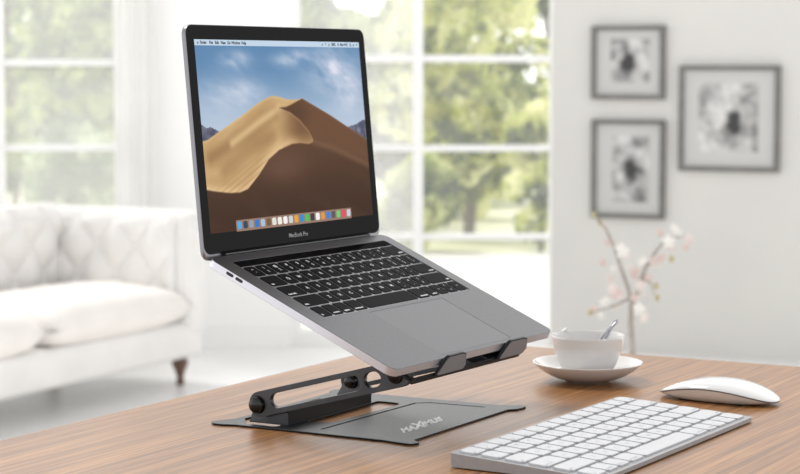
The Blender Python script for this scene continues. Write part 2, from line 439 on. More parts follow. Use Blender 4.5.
# backrest: solid core plus tufted face looking to the front
back = sbox('backrest', .02, LEN-.02, .68, DEP+.04, .2, .745, .06, SOFAFABRIC, 6)
Mb = Matrix.Translation((.16, D*.70, .34)) @ Matrix.Rotation(math.radians(-6), 4, 'X')
tb = tufted(LEN-.32, .40, .20, .24, .034); bmesh.ops.transform(tb, matrix=Mb, verts=tb.verts[:]); bmesh.ops.recalc_face_normals(tb, faces=tb.faces[:])
o = obj('tufted_panel', tb, SOFAFABRIC, back, smooth=180); tuft_buttons(back, LEN-.32, .40, .20, .24, Mb, SOFAFABRIC)
for side in (0, 1):
    x0, x1 = (0, .14) if side == 0 else (LEN-.14, LEN)
    arm = sbox('arm', x0, x1, -.02, DEP, .2, .735, .055, SOFAFABRIC, 6)
    if side == 0:   # inner face looks along +x
        Ma = Matrix.Translation((.115, D*.06, .34)) @ Matrix.Rotation(-PI/2, 4, 'Z')
        Ma = Ma @ Matrix.Identity(4)
    else:
        Ma = Matrix.Translation((LEN-.115, D*.70, .34)) @ Matrix.Rotation(PI/2, 4, 'Z')
    ta = tufted(.64, .39, .20, .24, .03); bmesh.ops.transform(ta, matrix=Ma, verts=ta.verts[:])
    o = obj('tufted_panel', ta, SOFAFABRIC, arm, smooth=180); tuft_buttons(arm, .64, .39, .20, .24, Ma, SOFAFABRIC)
for x, y in ((.10, .07), (LEN-.10, .07), (.10, DEP-.07), (LEN-.10, DEP-.07)):
    lg = lathe([(0, 0), (.016, 0), (.018, .02), (.014, .03), (.022, .06), (.034, .085), (.036, .10), (.028, .112), (.036, .122), (0, .122)], 20)
    obj('leg', lg, LEGWOOD, sofa, loc=(x, D*y, 0), smooth=60)

# ------------------------------------------------------------------ desk
BYAW = 1.0557
e1 = Vector((math.cos(BYAW), math.sin(BYAW))); e2 = Vector((e1.y, -e1.x))
# desk frame: local x along e2, local y along e1 (grain)
drot = BYAW - PI/2
def desk_pt(x, y, z=0):
    p = e2*x + e1*y; return (p.x, p.y, z)
DX0, DX1, DY0, DY1 = -1.190, -.20, .70, 2.160
desk = empty('desk', desk_pt(DX0, DY1), (0, 0, drot)); tag(desk, 'brown wooden desk top with fine grain carrying the laptop', 'desk')
W_, L_ = DX1-DX0, DY1-DY0
top = rbox(0, W_, -L_, 0, TZ-.03, TZ, .0015, 2)
obj('desktop', top, WOOD, desk)
for x in (.05, W_-.05):
    for y in (-.05, -L_+.05):
        bm = rbox(x-.03, x+.03, y-.03, y+.03, 0, TZ-.03, .003, 1); obj('leg', bm, WOOD, desk)
bm = bmesh.new()
for a_, b_2, c_, d_ in ((.08, W_-.08, -.065, -.045), (.08, W_-.08, -L_+.045, -L_+.065), (.04, .06, -L_+.08, -.08), (W_-.06, W_-.04, -L_+.08, -.08)):
    add_box(bm, a_, b_2, c_, d_, TZ-.10, TZ-.03)
obj('apron', bm, WOOD, desk)

# ------------------------------------------------------------------ laptop
LYAW, TILT, LID = 1.0322, .42, 2.0872
DD, LH, OFF = 214.1, 209.7, 4.64; HW = 152.1
lap = empty('laptop', (-.0947717, 1.955375, TZ + .1593298), (TILT, 0, LYAW))
tag(lap, 'open grey laptop with a desert dune on its screen, raised on the stand', 'laptop')
KX0, KX1, KY0, KY1 = -131, 136, -121.5, -11.5
TPX0, TPX1, TPY0, TPY1 = -62, 71.5, -209, -126
parts = [plate_mesh([rrect(-HW, HW+.8, -DD, 0, 9)], -7.4, -1.3, .0),
         plate_mesh([rrect(-HW, HW+.8, -DD, 0, 9), rrect(KX0, KX1, KY0, KY1, 3), rrect(TPX0, TPX1, TPY0, TPY1, 2)], -1.3, 0, .15)]
chassis = obj('chassis', join_meshes(parts), ALU, lap)
obj('key_web', plate_mesh([rrect(KX0+.3, KX1-.3, KY0+.3, -21.4, 2.5)], -1.28, -.75), mat('bright_aluminium_web', srgb(150, 150, 152), .4, .5), lap)
edge = plate_mesh([rrect(-HW-.15, HW+.95, -DD-.15, .15, 9), rrect(-HW+.4, HW+.4, -DD+.4, -.4, 8.6)], -7.2, -.35)
obj('side_rim', edge, ALU_EDGE, lap, smooth=30)
obj('trackpad', plate_mesh([rrect(TPX0+.35, TPX1-.35, TPY0+.35, TPY1-.35, 1.8)], -1.0, -.12), PADGREY, lap)
obj('touch_bar', plate_mesh([rrect(KX0+1, KX1-1, -20.6, -12.4, 1)], -1.3, -.1), GLASSBLACK, lap)
for y in (-27, -38):
    o = obj('usb_port', plate_mesh([rrect(y-4.2, y+4.2, -4.4, -1.6, 1.4)], 0, .3, M=Matrix.Translation((-HW*MM-.0004, 0, 0)) @ Matrix(((0, 0, 1, 0), (1, 0, 0, 0), (0, 1, 0, 0), (0, 0, 0, 1)))), STEELDARK, lap)
bm = rbox(-126*MM, 126*MM, .2*MM, 7*MM, -5*MM, 1.6*MM, .8*MM); obj('hinge', bm, STEELDARK, lap)

_key = {}
def key_mesh(w, d, h, r, m, taper=.5):
    k = (round(w, 2), round(d, 2), h, m.name)
    if k not in _key:
        bm = bmesh.new(); vs = add_box(bm, -w/2*MM, w/2*MM, -d/2*MM, d/2*MM, 0, h*MM)
        ed = [e for e in bm.edges if abs(e.verts[0].co.z - e.verts[1].co.z) > 1e-6]
        bmesh.ops.bevel(bm, geom=ed, offset=r*MM, segments=3, affect='EDGES')
        te = [e for e in bm.edges if e.verts[0].co.z > h*MM*.99 and e.verts[1].co.z > h*MM*.99]
        bmesh.ops.bevel(bm, geom=te, offset=.25*MM, segments=1, affect='EDGES')
        me = bpy.data.meshes.new('key'); bm.normal_update(); bm.to_mesh(me); bm.free(); me.materials.append(m); _key[k] = me
    return _key[k]
def legend_obj(me, m, parent, loc):
    if not me.materials: me.materials.append(m)
    o = bpy.data.objects.new('key_legend', me); C.objects.link(o); o.parent = parent; o.location = loc; return o
ROWS = [
 [('`', '~', 1)] + [(c, s, 1) for c, s in zip('1234567890-=', '!@#$%^&*()_+')] + [('delete', None, 1.5)],
 [('tab', None, 1.5)] + [(c, None, 1) for c in 'QWERTYUIOP'] + [('[', '{', 1), (']', '}', 1), ('\\', '|', 1)],
 [('caps lock', None, 1.75)] + [(c, None, 1) for c in 'ASDFGHJKL'] + [(';', ':', 1), ("'", '"', 1), ('return', None, 1.75)],
 [('shift', None, 2.25)] + [(c, None, 1) for c in 'ZXCVBNM'] + [(',', '<', 1), ('.', '>', 1), ('/', '?', 1), ('shift', None, 2.25)],
 [('fn', None, 1), ('control', None, 1), ('option', None, 1), ('command', None, 1.25), ('', None, 5), ('command', None, 1.25), ('option', None, 1), ('<', 'arrow', 1), ('^v', 'half', 1), ('>', 'arrow', 1)],
]
def keyboard(parent, x0, x1, rows_y, u, gap, h, z, km, lm, off, r, sc=1.0, frow=None):
    """rows_y: list of (ytop, pitch)"""
    lz = (h + .04)*MM
    allrows = ([frow] if frow else []) + ROWS
    for row, (yt, pitch) in zip(allrows, rows_y):
        x = x0
        for c, s, w in row:
            kw, kd = w*u - gap, pitch - gap; cx, cy = x + w*u/2, yt - pitch/2
            if s == 'half':
                for sg, ch in ((1, '^'), (-1, 'v')):
                    k = bpy.data.objects.new('key', key_mesh(kw, kd/2-.2, h, r*.6, km)); C.objects.link(k); k.parent = parent
                    k.location = (cx*MM, (cy + sg*kd/4)*MM, z*MM)
                    legend_obj(text_mesh(ch, 3.6, .02, off), lm, k, (0, 0, lz))
            else:
                if s == 'arrow': kd2, cy2 = kd, cy
                else: kd2, cy2 = kd, cy
                k = bpy.data.objects.new('key', key_mesh(kw, kd2, h, r, km)); C.objects.link(k); k.parent = parent
                k.location = (cx*MM, cy2*MM, z*MM)
                if c:
                    if len(c) > 1:
                        al = 'LEFT' if cx < (x0+x1)/2 else 'RIGHT'
                        lx = (-kw/2+1.6) if al == 'LEFT' else (kw/2-1.6)
                        legend_obj(text_mesh(c, 3.4 if frow is None or row is not frow else 3.2, .02, off, al), lm, k, (lx*MM, (-kd/2+3.2)*MM, lz))
                    elif s and s != 'arrow':
                        me1 = text_mesh(s, 5, .02, off); me2 = text_mesh(c, 5, .02, off)
                        legend_obj(me1, lm, k, (0, 3.2*MM, lz)); legend_obj(me2, lm, k, (0, -3.4*MM, lz))
                    else:
                        legend_obj(text_mesh(c, 5.6 if s != 'arrow' else 3.6, .02, off), lm, k, (0, 0, lz))
            x += w*u
U = (KX1-KX0-1)/14.5
keyboard(lap, KX0+.5, KX1-.5, [(-22.0 - 19.7*i, 19.7) for i in range(5)], U, 2.3, 1.2, -1.3, KEYBLACK, LEGEND, .12, 1.4)

# lid with the picture screen
A_ = PI - LID
def lidobj(name, data, m, parent=None, z=0, smooth=None):
    if parent is None: return obj(name, data, m, lap, loc=(0, OFF*MM, 0), rot=(A_, 0, 0), smooth=smooth)
    return obj(name, data, m, parent, smooth=smooth)
lid = lidobj('lid', plate_mesh([rrect(-HW, HW, -5.4, LH, 10)], -5.0, -.5, .4), LIDGREY, smooth=40)
bez = lidobj('bezel', plate_mesh([rrect(-HW+.6, HW-.6, .2, LH-.6, 9)], -.6, .02), GLASSBLACK)
tm = text_mesh('MacBook Pro', 6.0, .02, .04).copy(); tm.transform(Matrix.Translation((.0015, .0082, .0001)))
o = lidobj('lettering', tm, mat('grey_lettering', srgb(140, 140, 140), .4), bez)

SXH, ST0, ST1 = 140.6, 18.9, 196.0
RIDGE = [(-143.8, 102.8), (-133.1, 104.2), (-79.2, 124.1), (-48.0, 136.7), (-30.5, 142.1), (-23.6, 143.2), (-10.3, 141.9), (1.4, 139.4), (17.0, 139.0), (27.2, 140.2), (49.6, 132.2), (75.4, 122.8), (101.7, 112.1), (126.8, 102.3), (146.7, 93.5)]
BOUND = [(27.2, 140.0), (9.3, 134.8), (-1.5, 132.1), (-13.5, 131.7), (4.7, 127.1), (20.9, 119.0), (35.1, 107.9), (41.0, 99.8), (40.6, 96.9), (33.2, 95.2), (17.5, 96.6), (3.5, 96.1), (-19.6, 91.1), (-38.4, 82.7), (-55.1, 69.7), (-76.2, 56.5), (-89.5, 54.0), (-105.3, 54.3), (-128.4, 57.0), (-144.8, 59.6)]
MLEFT = [(-146.1, 124.6), (-140.9, 119.0), (-133.8, 115.2), (-127.5, 116.0), (-120.1, 113.9), (-111.1, 110), (-90, 100)]
MRIGHT = [(80, 98), (91.4, 106.3), (101.2, 109.1), (110.9, 110.9), (122.7, 112.6), (130.8, 115.5), (142.4, 117.2)]
def interp(P, x):
    if x <= P[0][0]: return P[0][1]
    for (xa, ya), (xb, yb) in zip(P, P[1:]):
        if x <= xb: return ya + (yb-ya)*(x-xa)/(xb-xa)
    return P[-1][1]
LITPOLY = [(-150, 59.6), (-150, 200), (27.2, 200)] + BOUND
def inside(P, x, y):
    c = False; n = len(P)
    for i in range(n):
        x1, y1 = P[i]; x2, y2 = P[i-1]
        if (y1 > y) != (y2 > y) and x < (x2-x1)*(y-y1)/(y2-y1) + x1: c = not c
    return c
def distseg(P, x, y):
    d = 1e9
    for (x1, y1), (x2, y2) in zip(P, P[1:]):
        dx, dy = x2-x1, y2-y1; t = max(0, min(1, ((x-x1)*dx + (y-y1)*dy)/(dx*dx+dy*dy))); d = min(d, math.hypot(x-x1-t*dx, y-y1-t*dy))
    return d
def mix(a, b, t): t = max(0, min(1, t)); return tuple(p + (q-p)*t for p, q in zip(a, b))
def fbm(x, y, z=0, o=4): return mnoise.fractal(Vector((x, y, z)), 1.0, 2.0, o)
def sstep(a, b, x): t = max(0, min(1, (x-a)/(b-a))); return t*t*(3-2*t)
def picture_colour(x, y):
    r = interp(RIDGE, x)
    # sky
    t = (y - 95)/100
    sky = mix((190, 204, 220), (96, 136, 176), sstep(.05, .85, t))
    cl = 0
    cl += .95*math.exp(-((x+82)/24)**2 - ((y-177)/8)**2)
    cl += .9*math.exp(-((x-18)/30)**2 - ((y-179-.05*(x-18))/7)**2)
    cl += 1.0*math.exp(-((x-90)/48)**2 - ((y-168)/20)**2)
    cl += .8*math.exp(-((x-112)/30)**2 - ((y-140)/16)**2)
    cl += .6*math.exp(-((x+105)/50)**2 - ((y-142)/18)**2)
    cl += .35*math.exp(-((x+60)/30)**2 - ((y-150)/12)**2)
    n = .6*fbm(x*.016, y*.05 + x*.008, 3.3, 3)+.35*fbm(x*.05, y*.10 + x*.03, 9, 3)
    cl = max(0, cl*(.8 + .9*n))
    sky = mix(sky, (222, 224, 236), cl*.85)
    col = sky
    if x < -80:
        m = interp(MLEFT, x) + 1.3*fbm(x*.15, 0, 1)
        if y < m: col = mix((78, 82, 100), (116, 116, 132), .5 + fbm(x*.1, y*.12, 5))
    if x > 78:
        m = interp(MRIGHT, x) + 1.6*fbm(x*.15, 0, 2)
        if y < m: col = mix((80, 84, 104), (132, 130, 146), .5 + fbm(x*.1, y*.12, 5))
    if y < r + .6:
        d = distseg(BOUND, x, y); ins = inside(LITPOLY, x, y)
        g = lambda P, w: math.exp(-(distseg(P, x, y)/w)**2)
        # lit side
        c = mix((182, 145, 98), (214, 180, 130), .5 + .5*fbm(x*.012+y*.02, (y-.42*x)*.05, 2))
        c = mix(c, (150, 114, 76), .75*g([(-22, 127), (-60, 112), (-130, 88)], 8))
        c = mix(c, (226, 194, 144), .8*g([(-14, 131), (-50, 118), (-95, 100)], 4.5))
        c = mix(c, (160, 124, 84), .6*g([(-30, 105), (-75, 92), (-110, 76)], 9))
        c = mix(c, (122, 88, 62), .95*sstep(-28, 22, x)*sstep(88, 110, y)*sstep(135, 128, y))
        c = mix(c, (224, 190, 142), .95*math.exp(-(d/5.5)**2)*(sstep(25, -10, x) if y < 112 else 0))
        if x < -30 and y < 92:
            c = mix(c, (168, 132, 92), .45*sstep(-25, -55, x)*max(0, math.sin((y - .42*x)*1.15))*math.exp(-((y-.42*x-98)/14)**2))
        if x > -12 and y < 128: c = mix(c, (176, 138, 102), .6*math.exp(-(d/1.6)**2))
        c = mix(c, (224, 194, 146), .5*sstep(4, 0, r-y))
        lit = c
        # shaded side
        k = sstep(120, 20, y)
        c = mix((98, 69, 50), (66, 45, 33), k)
        ln = [(41, 97), (75, 90), (135, 72), (150, 66)]
        yl = 97 - (x-41)*.27
        if x > 10: c = mix(c, (112, 79, 56), .85*sstep(yl-4, yl+10, y)*sstep(10, 45, x))
        c = mix(c, (134, 100, 76), .5*g(ln, 3.5))
        c = mix(c, (84, 58, 42), .6*math.exp(-((x-10)/26)**2 - ((y-126)/9)**2))
        c = mix(c, (112, 82, 66), .7*math.exp(-((x+15)/38)**2 - ((y-76)/16)**2))
        c = mix(c, (92, 66, 48), .4*fbm(x*.01, (y+.4*x)*.04, 7))
        if x > 20: c = mix(c, (140, 106, 80), .5*sstep(2.5, 0, r-y))
        e = .5 + .5*min(1, d/.7)
        c = mix(c, lit, e if ins else 1-e)
        col = mix(col, c, sstep(-.6, .6, r-y))
    return col
nx, ny = 380, 240
bm = bmesh.new(); vs = []
for j in range(ny+1):
    for i in range(nx+1):
        vs.append(bm.verts.new(((-SXH + 2*SXH*i/nx)*MM, (ST0 + (ST1-ST0)*j/ny)*MM, .00006)))
for j in range(ny):
    for i in range(nx):
        k = j*(nx+1)+i; bm.faces.new((vs[k], vs[k+1], vs[k+nx+2], vs[k+nx+1]))
screen = lidobj('screen', bm, None)
at = screen.data.color_attributes.new('Col', 'FLOAT_COLOR', 'POINT')
buf = []
for v in screen.data.vertices:
    c = picture_colour(v.co.x*1000, v.co.y*1000); buf += list(srgb(*c))
at.data.foreach_set('color', buf)
def emissive(name, col=None, strength=1.0): return coated(name, (.004, .004, .004, 1), .006, .12, 'Col' if col is None else col)
SCR = emissive('lit_display_picture'); screen.data.materials.append(SCR)
obj('menu_bar', plate_mesh([[(-SXH, ST1-5.4), (SXH, ST1-5.4), (SXH, ST1), (-SXH, ST1)]], .08, .12), emissive('lit_menu_bar', srgb(196, 214, 232)), screen)
MENUINK = emissive('menu_ink', srgb(40, 44, 52), 1)
items = [(-135.5, '●', 4), (-127, 'Finder', 4), (-115, 'File', 4), (-106, 'Edit', 4), (-96, 'View', 4), (-87, 'Go', 4), (-76, 'Window', 4), (-63, 'Help', 4)]
ms = []
for x, s, z in items:
    m_ = text_mesh('o' if s == '●' else s, z, .01, .14).copy(); m_.transform(Matrix.Translation((x*MM, (ST1-2.8)*MM, .00014))); ms.append(m_)
obj('menu_text', join_meshes(ms), MENUINK, screen); ms = []
for x, s in ((72, 'o'), (78, '^'), (84, 'o'), (92, '100%'), (101, 'A'), (112, 'Mon 9:41'), (124, 'Q'), (130, 'o'), (136, '=')):
    m_ = text_mesh(s, 3.8, .01, .14).copy(); m_.transform(Matrix.Translation((x*MM, (ST1-2.8)*MM, .00014))); ms.append(m_)
obj('menu_text', join_meshes(ms), MENUINK, screen)
obj('dock', plate_mesh([rrect(-100, 99.5, ST0-1.2+.4, 28.6, 1.2)], .08, .12), emissive('lit_dock', srgb(150, 122, 106)), screen)
dock_cols = [(90, 170, 220), (60, 70, 90), (150, 160, 170), (60, 120, 200), (170, 190, 210), (120, 90, 60), (225, 225, 220), (240, 235, 225), (245, 240, 240), (200, 210, 215), (235, 160, 60), (50, 140, 210), (80, 190, 90), (60, 60, 70), (240, 240, 245), (225, 150, 60), (60, 130, 220), (90, 90, 96), (120, 200, 120), (230, 80, 100), (200, 205, 215)]
n_ = len(dock_cols)
for i, c in enumerate(dock_cols):
    cx = -94.5 + 189*i/(n_-1)
    o = obj('dock_icon', plate_mesh([rrect(cx-3.5, cx+3.5, 20.2, 27.2, 1.7)], .12, .15), emissive('lit_icon', srgb(*c)), screen)

# ------------------------------------------------------------------ laptop stand
stand = empty('laptop_stand', (.0112865, 1.759747, TZ), (0, 0, BYAW))
tag(stand, 'black metal folding laptop stand with white lettering on its base plate', 'laptop stand')
outl = rpoly([(-2, 8), (-3, 0), (8, -3), (16, 8), (200, 7), (208, 0), (226, -1), (230, 6), (224, 16), (219, 27),
              (219, 192), (224, 200), (229, 209), (224, 216), (212, 216), (200, 208), (28, 207), (16, 215), (4, 218), (-2, 211), (-2, 200), (2, 188), (2, 30), (-1, 16)], 5)
slot = rpoly([(56, 117), (182, 112), (182, 141), (50, 141)], [2, 13, 3, 3])
rear = rpoly([(10, 150), (167, 163), (167, 200), (34, 200), (10, 182)], 5)
groove = rpoly([(20, 105.5), (188, 101), (197, 92), (200, 32), (203, 32), (200, 93.5), (189, 104), (20, 108.5)], 1.2, 2)
obj('base_plate', plate_mesh([outl, slot, rear, groove], .4, 1.9, .2), STEEL, stand)
for x, y in ((6, 4), (220, 6), (217, 208), (5, 208)):
    bm = bmesh.new(); add_cyl(bm, (x*MM, y*MM, 0), (x*MM, y*MM, .5*MM), 5*MM, n=20); obj('rubber_foot', bm, RUBBER, stand)
Mside = lambda x: Matrix(((0, 0, 1, x*MM), (1, 0, 0, 0), (0, 1, 0, 0), (0, 0, 0, 1)))   # (y,z) outlines stood up at x
# rear bracket: cross plate and two ears
cp = bmesh.new(); add_box(cp, 22*MM, 172*MM, 143*MM, 146*MM, 1.5*MM, 15.5*MM)
obj('bracket', cp, STEEL, stand)
ear = lambda y0, y1, yc, zc, r: rpoly([(y0, 1.6), (y0, 13), (yc-r, zc+2), (yc-r*.7, zc+r), (yc+r*.7, zc+r), (yc+r, zc), (y1, 1.6)], [1, 3, 3, 3, 3, 3, 1])
obj('bracket_ear', plate_mesh([ear(143.5, 187, 171, 19.5, 8)], 0, 3, .2, M=Mside(21.5)), ARMLIT, stand, smooth=40)
obj('bracket_ear', plate_mesh([ear(143, 184, 164, 21, 8.5)], 0, 3, .2, M=Mside(169.5)), ARMLIT, stand, smooth=40)
def stadium(p0, p1, r, n=14):
    p0, p1 = Vector(p0), Vector(p1); d = (p1-p0).normalized(); nrm = Vector((-d.y, d.x)); out = []
    for k in range(n+1):
        t = PI*k/n; out.append(tuple(p1 + nrm*r*math.cos(t) + d*r*math.sin(t)))
    for k in range(n+1):
        t = PI*k/n; out.append(tuple(p0 - nrm*r*math.cos(t) - d*r*math.sin(t)))
    return out
P0, P1 = Vector((170, 20.5)), Vector((22, 60)); dd = (P1-P0).normalized()
for x, ra in ((14.5, 12), (173.5, 9)):
    s1 = stadium(P0 + dd*19, P0 + dd*105, 7.0 if ra > 10 else 4.5); s2 = stadium(P0 + dd*122.5, P0 + dd*126.5, 7.0 if ra > 10 else 4.5)
    obj('support_arm', plate_mesh([stadium(P0, P1, ra), s1, s2], 0, 6, .4, M=Mside(x)), ARMLIT, stand)
def knob(x0, x1, y, z, r):
    bm = bmesh.new(); add_cyl(bm, (x0*MM, y*MM, z*MM), (x1*MM, y*MM, z*MM), r*MM, r*.86*MM, n=28)
    s = 1 if x1 > x0 else -1; add_cyl(bm, (x1*MM, y*MM, z*MM), ((x1+s*1.8)*MM, y*MM, z*MM), r*.80*MM, r*.5*MM, n=28)
    return obj('pivot_knob', bm, STEELDARK, stand, smooth=40)
knob(14.5, 10.5, 172.5, 20, 8.5); knob(169.5, 165, 164, 21.5, 7.5); knob(14.5, 12, 26, 58.5, 8); knob(179.5, 183, 172, 20, 8)
# tray that carries the laptop: in the laptop's own tilted frame
LM = Matrix.Translation(lap.location) @ Euler(lap.rotation_euler).to_matrix().to_4x4()
SM = Matrix.Translation(stand.location) @ Matrix.Rotation(BYAW, 4, 'Z')
TM = SM.inverted() @ LM
tray = plate_mesh([rrect(-118, 94, -216.5, -30, 5), rrect(-112, -46, -214.5, -172, 3), rrect(-32, 26, -214.5, -172, 3), rrect(-76, -10, -165, -50, 6), rrect(2, 72, -165, -50, 8)], -15.6, -13.2, .2, M=TM)
tray = obj('tray', tray, STEEL, stand)
bm = bmesh.new(); add_box(bm, -118*MM, 84*MM, -218.5*MM, -216*MM, -17*MM, -13.6*MM, TM); obj('front_bar', bm, STEEL, stand)
Mf = TM @ Matrix(((1, 0, 0, 0), (0, 0, -1, -216.2*MM), (0, 1, 0, 0), (0, 0, 0, 1)))
for pts in ([(-80, -15), (-69.5, 3.4), (-66, 4.6), (-40, 4.8), (-34, 3), (-26, -10), (-28, -15)], [(38, -15), (49, 3.4), (52.5, 4.6), (80, 4.6), (86, 3), (94, -9), (90, -13), (84, -15)]):
    t_ = obj('retaining_tab', plate_mesh([rpoly(pts, 2)], 0, 2.6, .3, M=Mf), STEEL, stand)
    t_['label'] = 'upright hook holding the front edge of the laptop'
    cxx = sum(p[0] for p in pts)/len(pts); fp = [(cxx + (p[0]-cxx)*.93, -4.5 + (p[1]+4.5)*.86) for p in pts]
    obj('tab_pad', plate_mesh([rpoly(fp, 2)], 0, .4, M=Mf @ Matrix.Translation((0, 0, .0027))), TABGREY, t_)
for (x0, x1, y0, y1) in ((-96, -80, -170, -140), (76, 90, -212, -180), (-96, -80, -70, -40), (76, 90, -70, -40)):
    bm = bmesh.new(); add_box(bm, x0*MM, x1*MM, y0*MM, y1*MM, -13.3*MM, -7.5*MM, TM); obj('silicone_pad', bm, SILICONE, stand)
# ears hanging from the tray to the arms
for x in (21.0, 171.2):
    obj('tray_ear', plate_mesh([rpoly([(14, 54), (14, 68), (52, 80), (60, 74), (34, 50), (22, 48)], 5)], 0, 3, .2, M=Mside(x)), STEEL, stand, smooth=40)
# lettering on the base
ms = []
SH = Matrix.Identity(4); SH[0][1] = 1.25
for s, x, y, sz, of in (('MA', 60, 38, 17, .8), ('X', 81, 39, 26, 1.0), ('IMUS', 105, 38, 17, .8)):
    m_ = text_mesh(s, sz, .03, of).copy(); m_.transform(SH); m_.transform(Matrix.Translation((x*MM, y*MM, 1.96*MM))); ms.append(m_)
obj('lettering', join_meshes(ms), LOGO, stand)

# ------------------------------------------------------------------ white keyboard
KS = 1.1935
kb = empty('wireless_keyboard', (.041495, 1.661798, TZ), (0, 0, 1.0341)); kb.scale = (KS, KS, KS)
tag(kb, 'slim white wireless keyboard lying in front of the cup and mouse', 'keyboard')
KW, KD = 278.9, 114.9; hb, hf = 10.9, 4.2
bm = bmesh.new()
out = [(x, y) for x, y in rrect(-1.2, KW+.8, -KD, 0, 2.5)]
zt = lambda y: (hf + (hb-hf)*(y+KD)/KD - .0)*MM
T = [bm.verts.new((x*MM, y*MM, zt(y)-.2*MM)) for x, y in out]; Bv = [bm.verts.new((x*MM, y*MM, .9*MM)) for x, y in out]
bm.faces.new(T); bm.faces.new(Bv[::-1])
for i in range(len(out)): bm.faces.new((Bv[i], Bv[(i+1) % len(out)], T[(i+1) % len(out)], T[i]))
bmesh.ops.recalc_face_normals(bm, faces=bm.faces[:])
obj('body', bm, ALUWHITE, kb, smooth=40)
bm = rbox(6*MM, (KW-6)*MM, -12*MM, -4*MM, 0, 1.0*MM, .3*MM, 1); obj('rubber_foot', bm, RUBBER, kb)
bm = rbox(6*MM, (KW-6)*MM, -(KD-4)*MM, -(KD-8)*MM, 0, 1.0*MM, .3*MM, 1); obj('rubber_foot', bm, RUBBER, kb)
deck = obj('key_bed', plate_mesh([rrect(2.6, KW-2.6, -KD+2.4, -2.4, 3)], 0, .2), mat('key_gap_shade', srgb(120, 122, 126), .5, .1), kb)  # bed colour darkened to put shade into the key gaps
slope = math.atan2(hb-hf, KD); deck.rotation_euler = (slope, 0, 0); deck.location = (0, 0, (hb-.45)*MM)
FR = [('esc', None, 1)] + [('F%d' % i, None, 1) for i in range(1, 13)] + [('eject', None, 1)]
UF = (KW-6.4)/14.5
FR = [(c, s, 14.5/14) for c, s, w in FR]
keyboard(deck, 3.2, KW-3.2, [(-2.9, 16.6)] + [(-2.9-16.6-18.5*i, 18.5) for i in range(5)], UF, 2.9, 1.5, .2, WHITEKEY, LEGENDGREY, .0, 1.6, frow=FR)
deck['kind'] = 'thing'

# ------------------------------------------------------------------ mouse
mo = empty('mouse', (.3185, 2.003, TZ), (0, 0, -.60)); tag(mo, 'white glossy wireless mouse beside the keyboard', 'mouse')
HL, HWD = 62.5*MM, 31*MM
def mouse_surf(kind):
    bm = bmesh.new(); nu, nv = 48, 24; vs = []
    for i in range(nu+1):
        u = math.sin((i/nu-.5)*PI); r = []
        wu = HWD*(max(0, 1-abs(u)**2.6))**(1/2.3)
        ztop = 5.5 + 16.8*(1-abs(u)**2.1); zse = 4.5 + 10.5*(1-u*u); zbo = 0.5 + 3.6*abs(u)**3
        for j in range(nv+1):
            v = math.sin((j/nv-.5)*PI)
            if kind == 'top': z = zse + (ztop-zse)*(max(0, 1-abs(v)**2.4))**.55; k = 1
            elif kind == 'bot': z = zbo + (zse-1.0-zbo)*abs(v)**9.0; k = .985
            else: z = zse - .6; k = .998
            r.append(bm.verts.new((u*HL*k, v*wu*k, z*MM)))
        vs.append(r)
    for i in range(nu):
        for j in range(nv): bm.faces.new((vs[i][j], vs[i+1][j], vs[i+1][j+1], vs[i][j+1]))
    bmesh.ops.remove_doubles(bm, verts=bm.verts[:], dist=1e-6)
    return bm
o = obj('shell', mouse_surf('top'), MOUSEWHITE, mo, smooth=180)
o = obj('seam', mouse_surf('seam'), MOUSESEAM, mo, smooth=180); s_ = o.modifiers.new('t', 'SOLIDIFY'); s_.thickness = .0012; s_.offset = 0
o = obj('underbody', mouse_surf('bot'), MOUSESIDE, mo, smooth=180)
bm = bmesh.new()
for y in (-18, 18): add_box(bm, -35*MM, 35*MM, (y-1.5)*MM, (y+1.5)*MM, 0, 1.6*MM)
obj('glide_strip', bm, RUBBER, mo)

# ------------------------------------------------------------------ cup, saucer, spoon
CX, CY = .1985, 2.127
sp = [(0, 2.2), (14, 2.2), (19, 2.0), (20, 0), (22.5, 0), (24, 1.8), (31, 3.2), (40, 6.6), (48, 11.2), (54, 16.0), (57.6, 19.6), (58.3, 20.8), (57.4, 21.4), (53, 18.6), (47, 14.6), (39, 10.2), (31, 7.2), (25, 6.3), (20, 5.8), (18.5, 4.6), (0, 4.4)]
sa = obj('saucer', lathe([(r*MM, z*MM) for r, z in sp], 96), CERAMIC, loc=(CX, CY, TZ), smooth=50)
sb_ = sa.modifiers.new('s', 'SUBSURF'); sb_.levels = 1; sb_.render_levels = 1
tag(sa, 'deep white saucer on the desk under the cup', 'saucer')
cup = empty('cup', (CX, CY, TZ + 5.4*MM), (0, 0, 0)); tag(cup, 'white ceramic cup standing on the saucer', 'cup')
cpz = [(0, 1.2), (14, 1.2), (15, 0), (17.5, 0), (19, 1.6), (23.5, 3.6), (28.0, 9), (32.0, 17), (35.2, 27), (37.3, 36), (38.5, 43.2), (38.2, 44.2), (37.3, 43.7), (36.0, 36.5), (33.8, 27), (30.6, 18), (26.5, 10.5), (20, 5.4), (12, 3.6), (0, 3.4)]
body = obj('body', lathe([(r*MM, z*MM) for r, z in cpz], 96), CERAMIC, cup, smooth=60)
m_ = body.modifiers.new('s', 'SUBSURF'); m_.levels = 1; m_.render_levels = 1
bm = bmesh.new(); ha = math.radians(122); pts = []
for k in range(19):
    t = k/18*PI; rr = 34.5 + 15*math.sin(t); zz = 28 + 15*math.cos(t) + (2 if k < 6 else 0)
    rr -= (1-k/18)*(-2) + k/18*6
    pts.append((rr*math.cos(ha)*MM, rr*math.sin(ha)*MM, zz*MM))
add_tube(bm, pts, 2.4*MM, 10); obj('handle', bm, CERAMIC, cup, smooth=60)
spoon = empty('teaspoon', (CX, CY, TZ + 8*MM)); tag(spoon, 'silver teaspoon with a twisted handle leaning in the white cup', 'spoon')
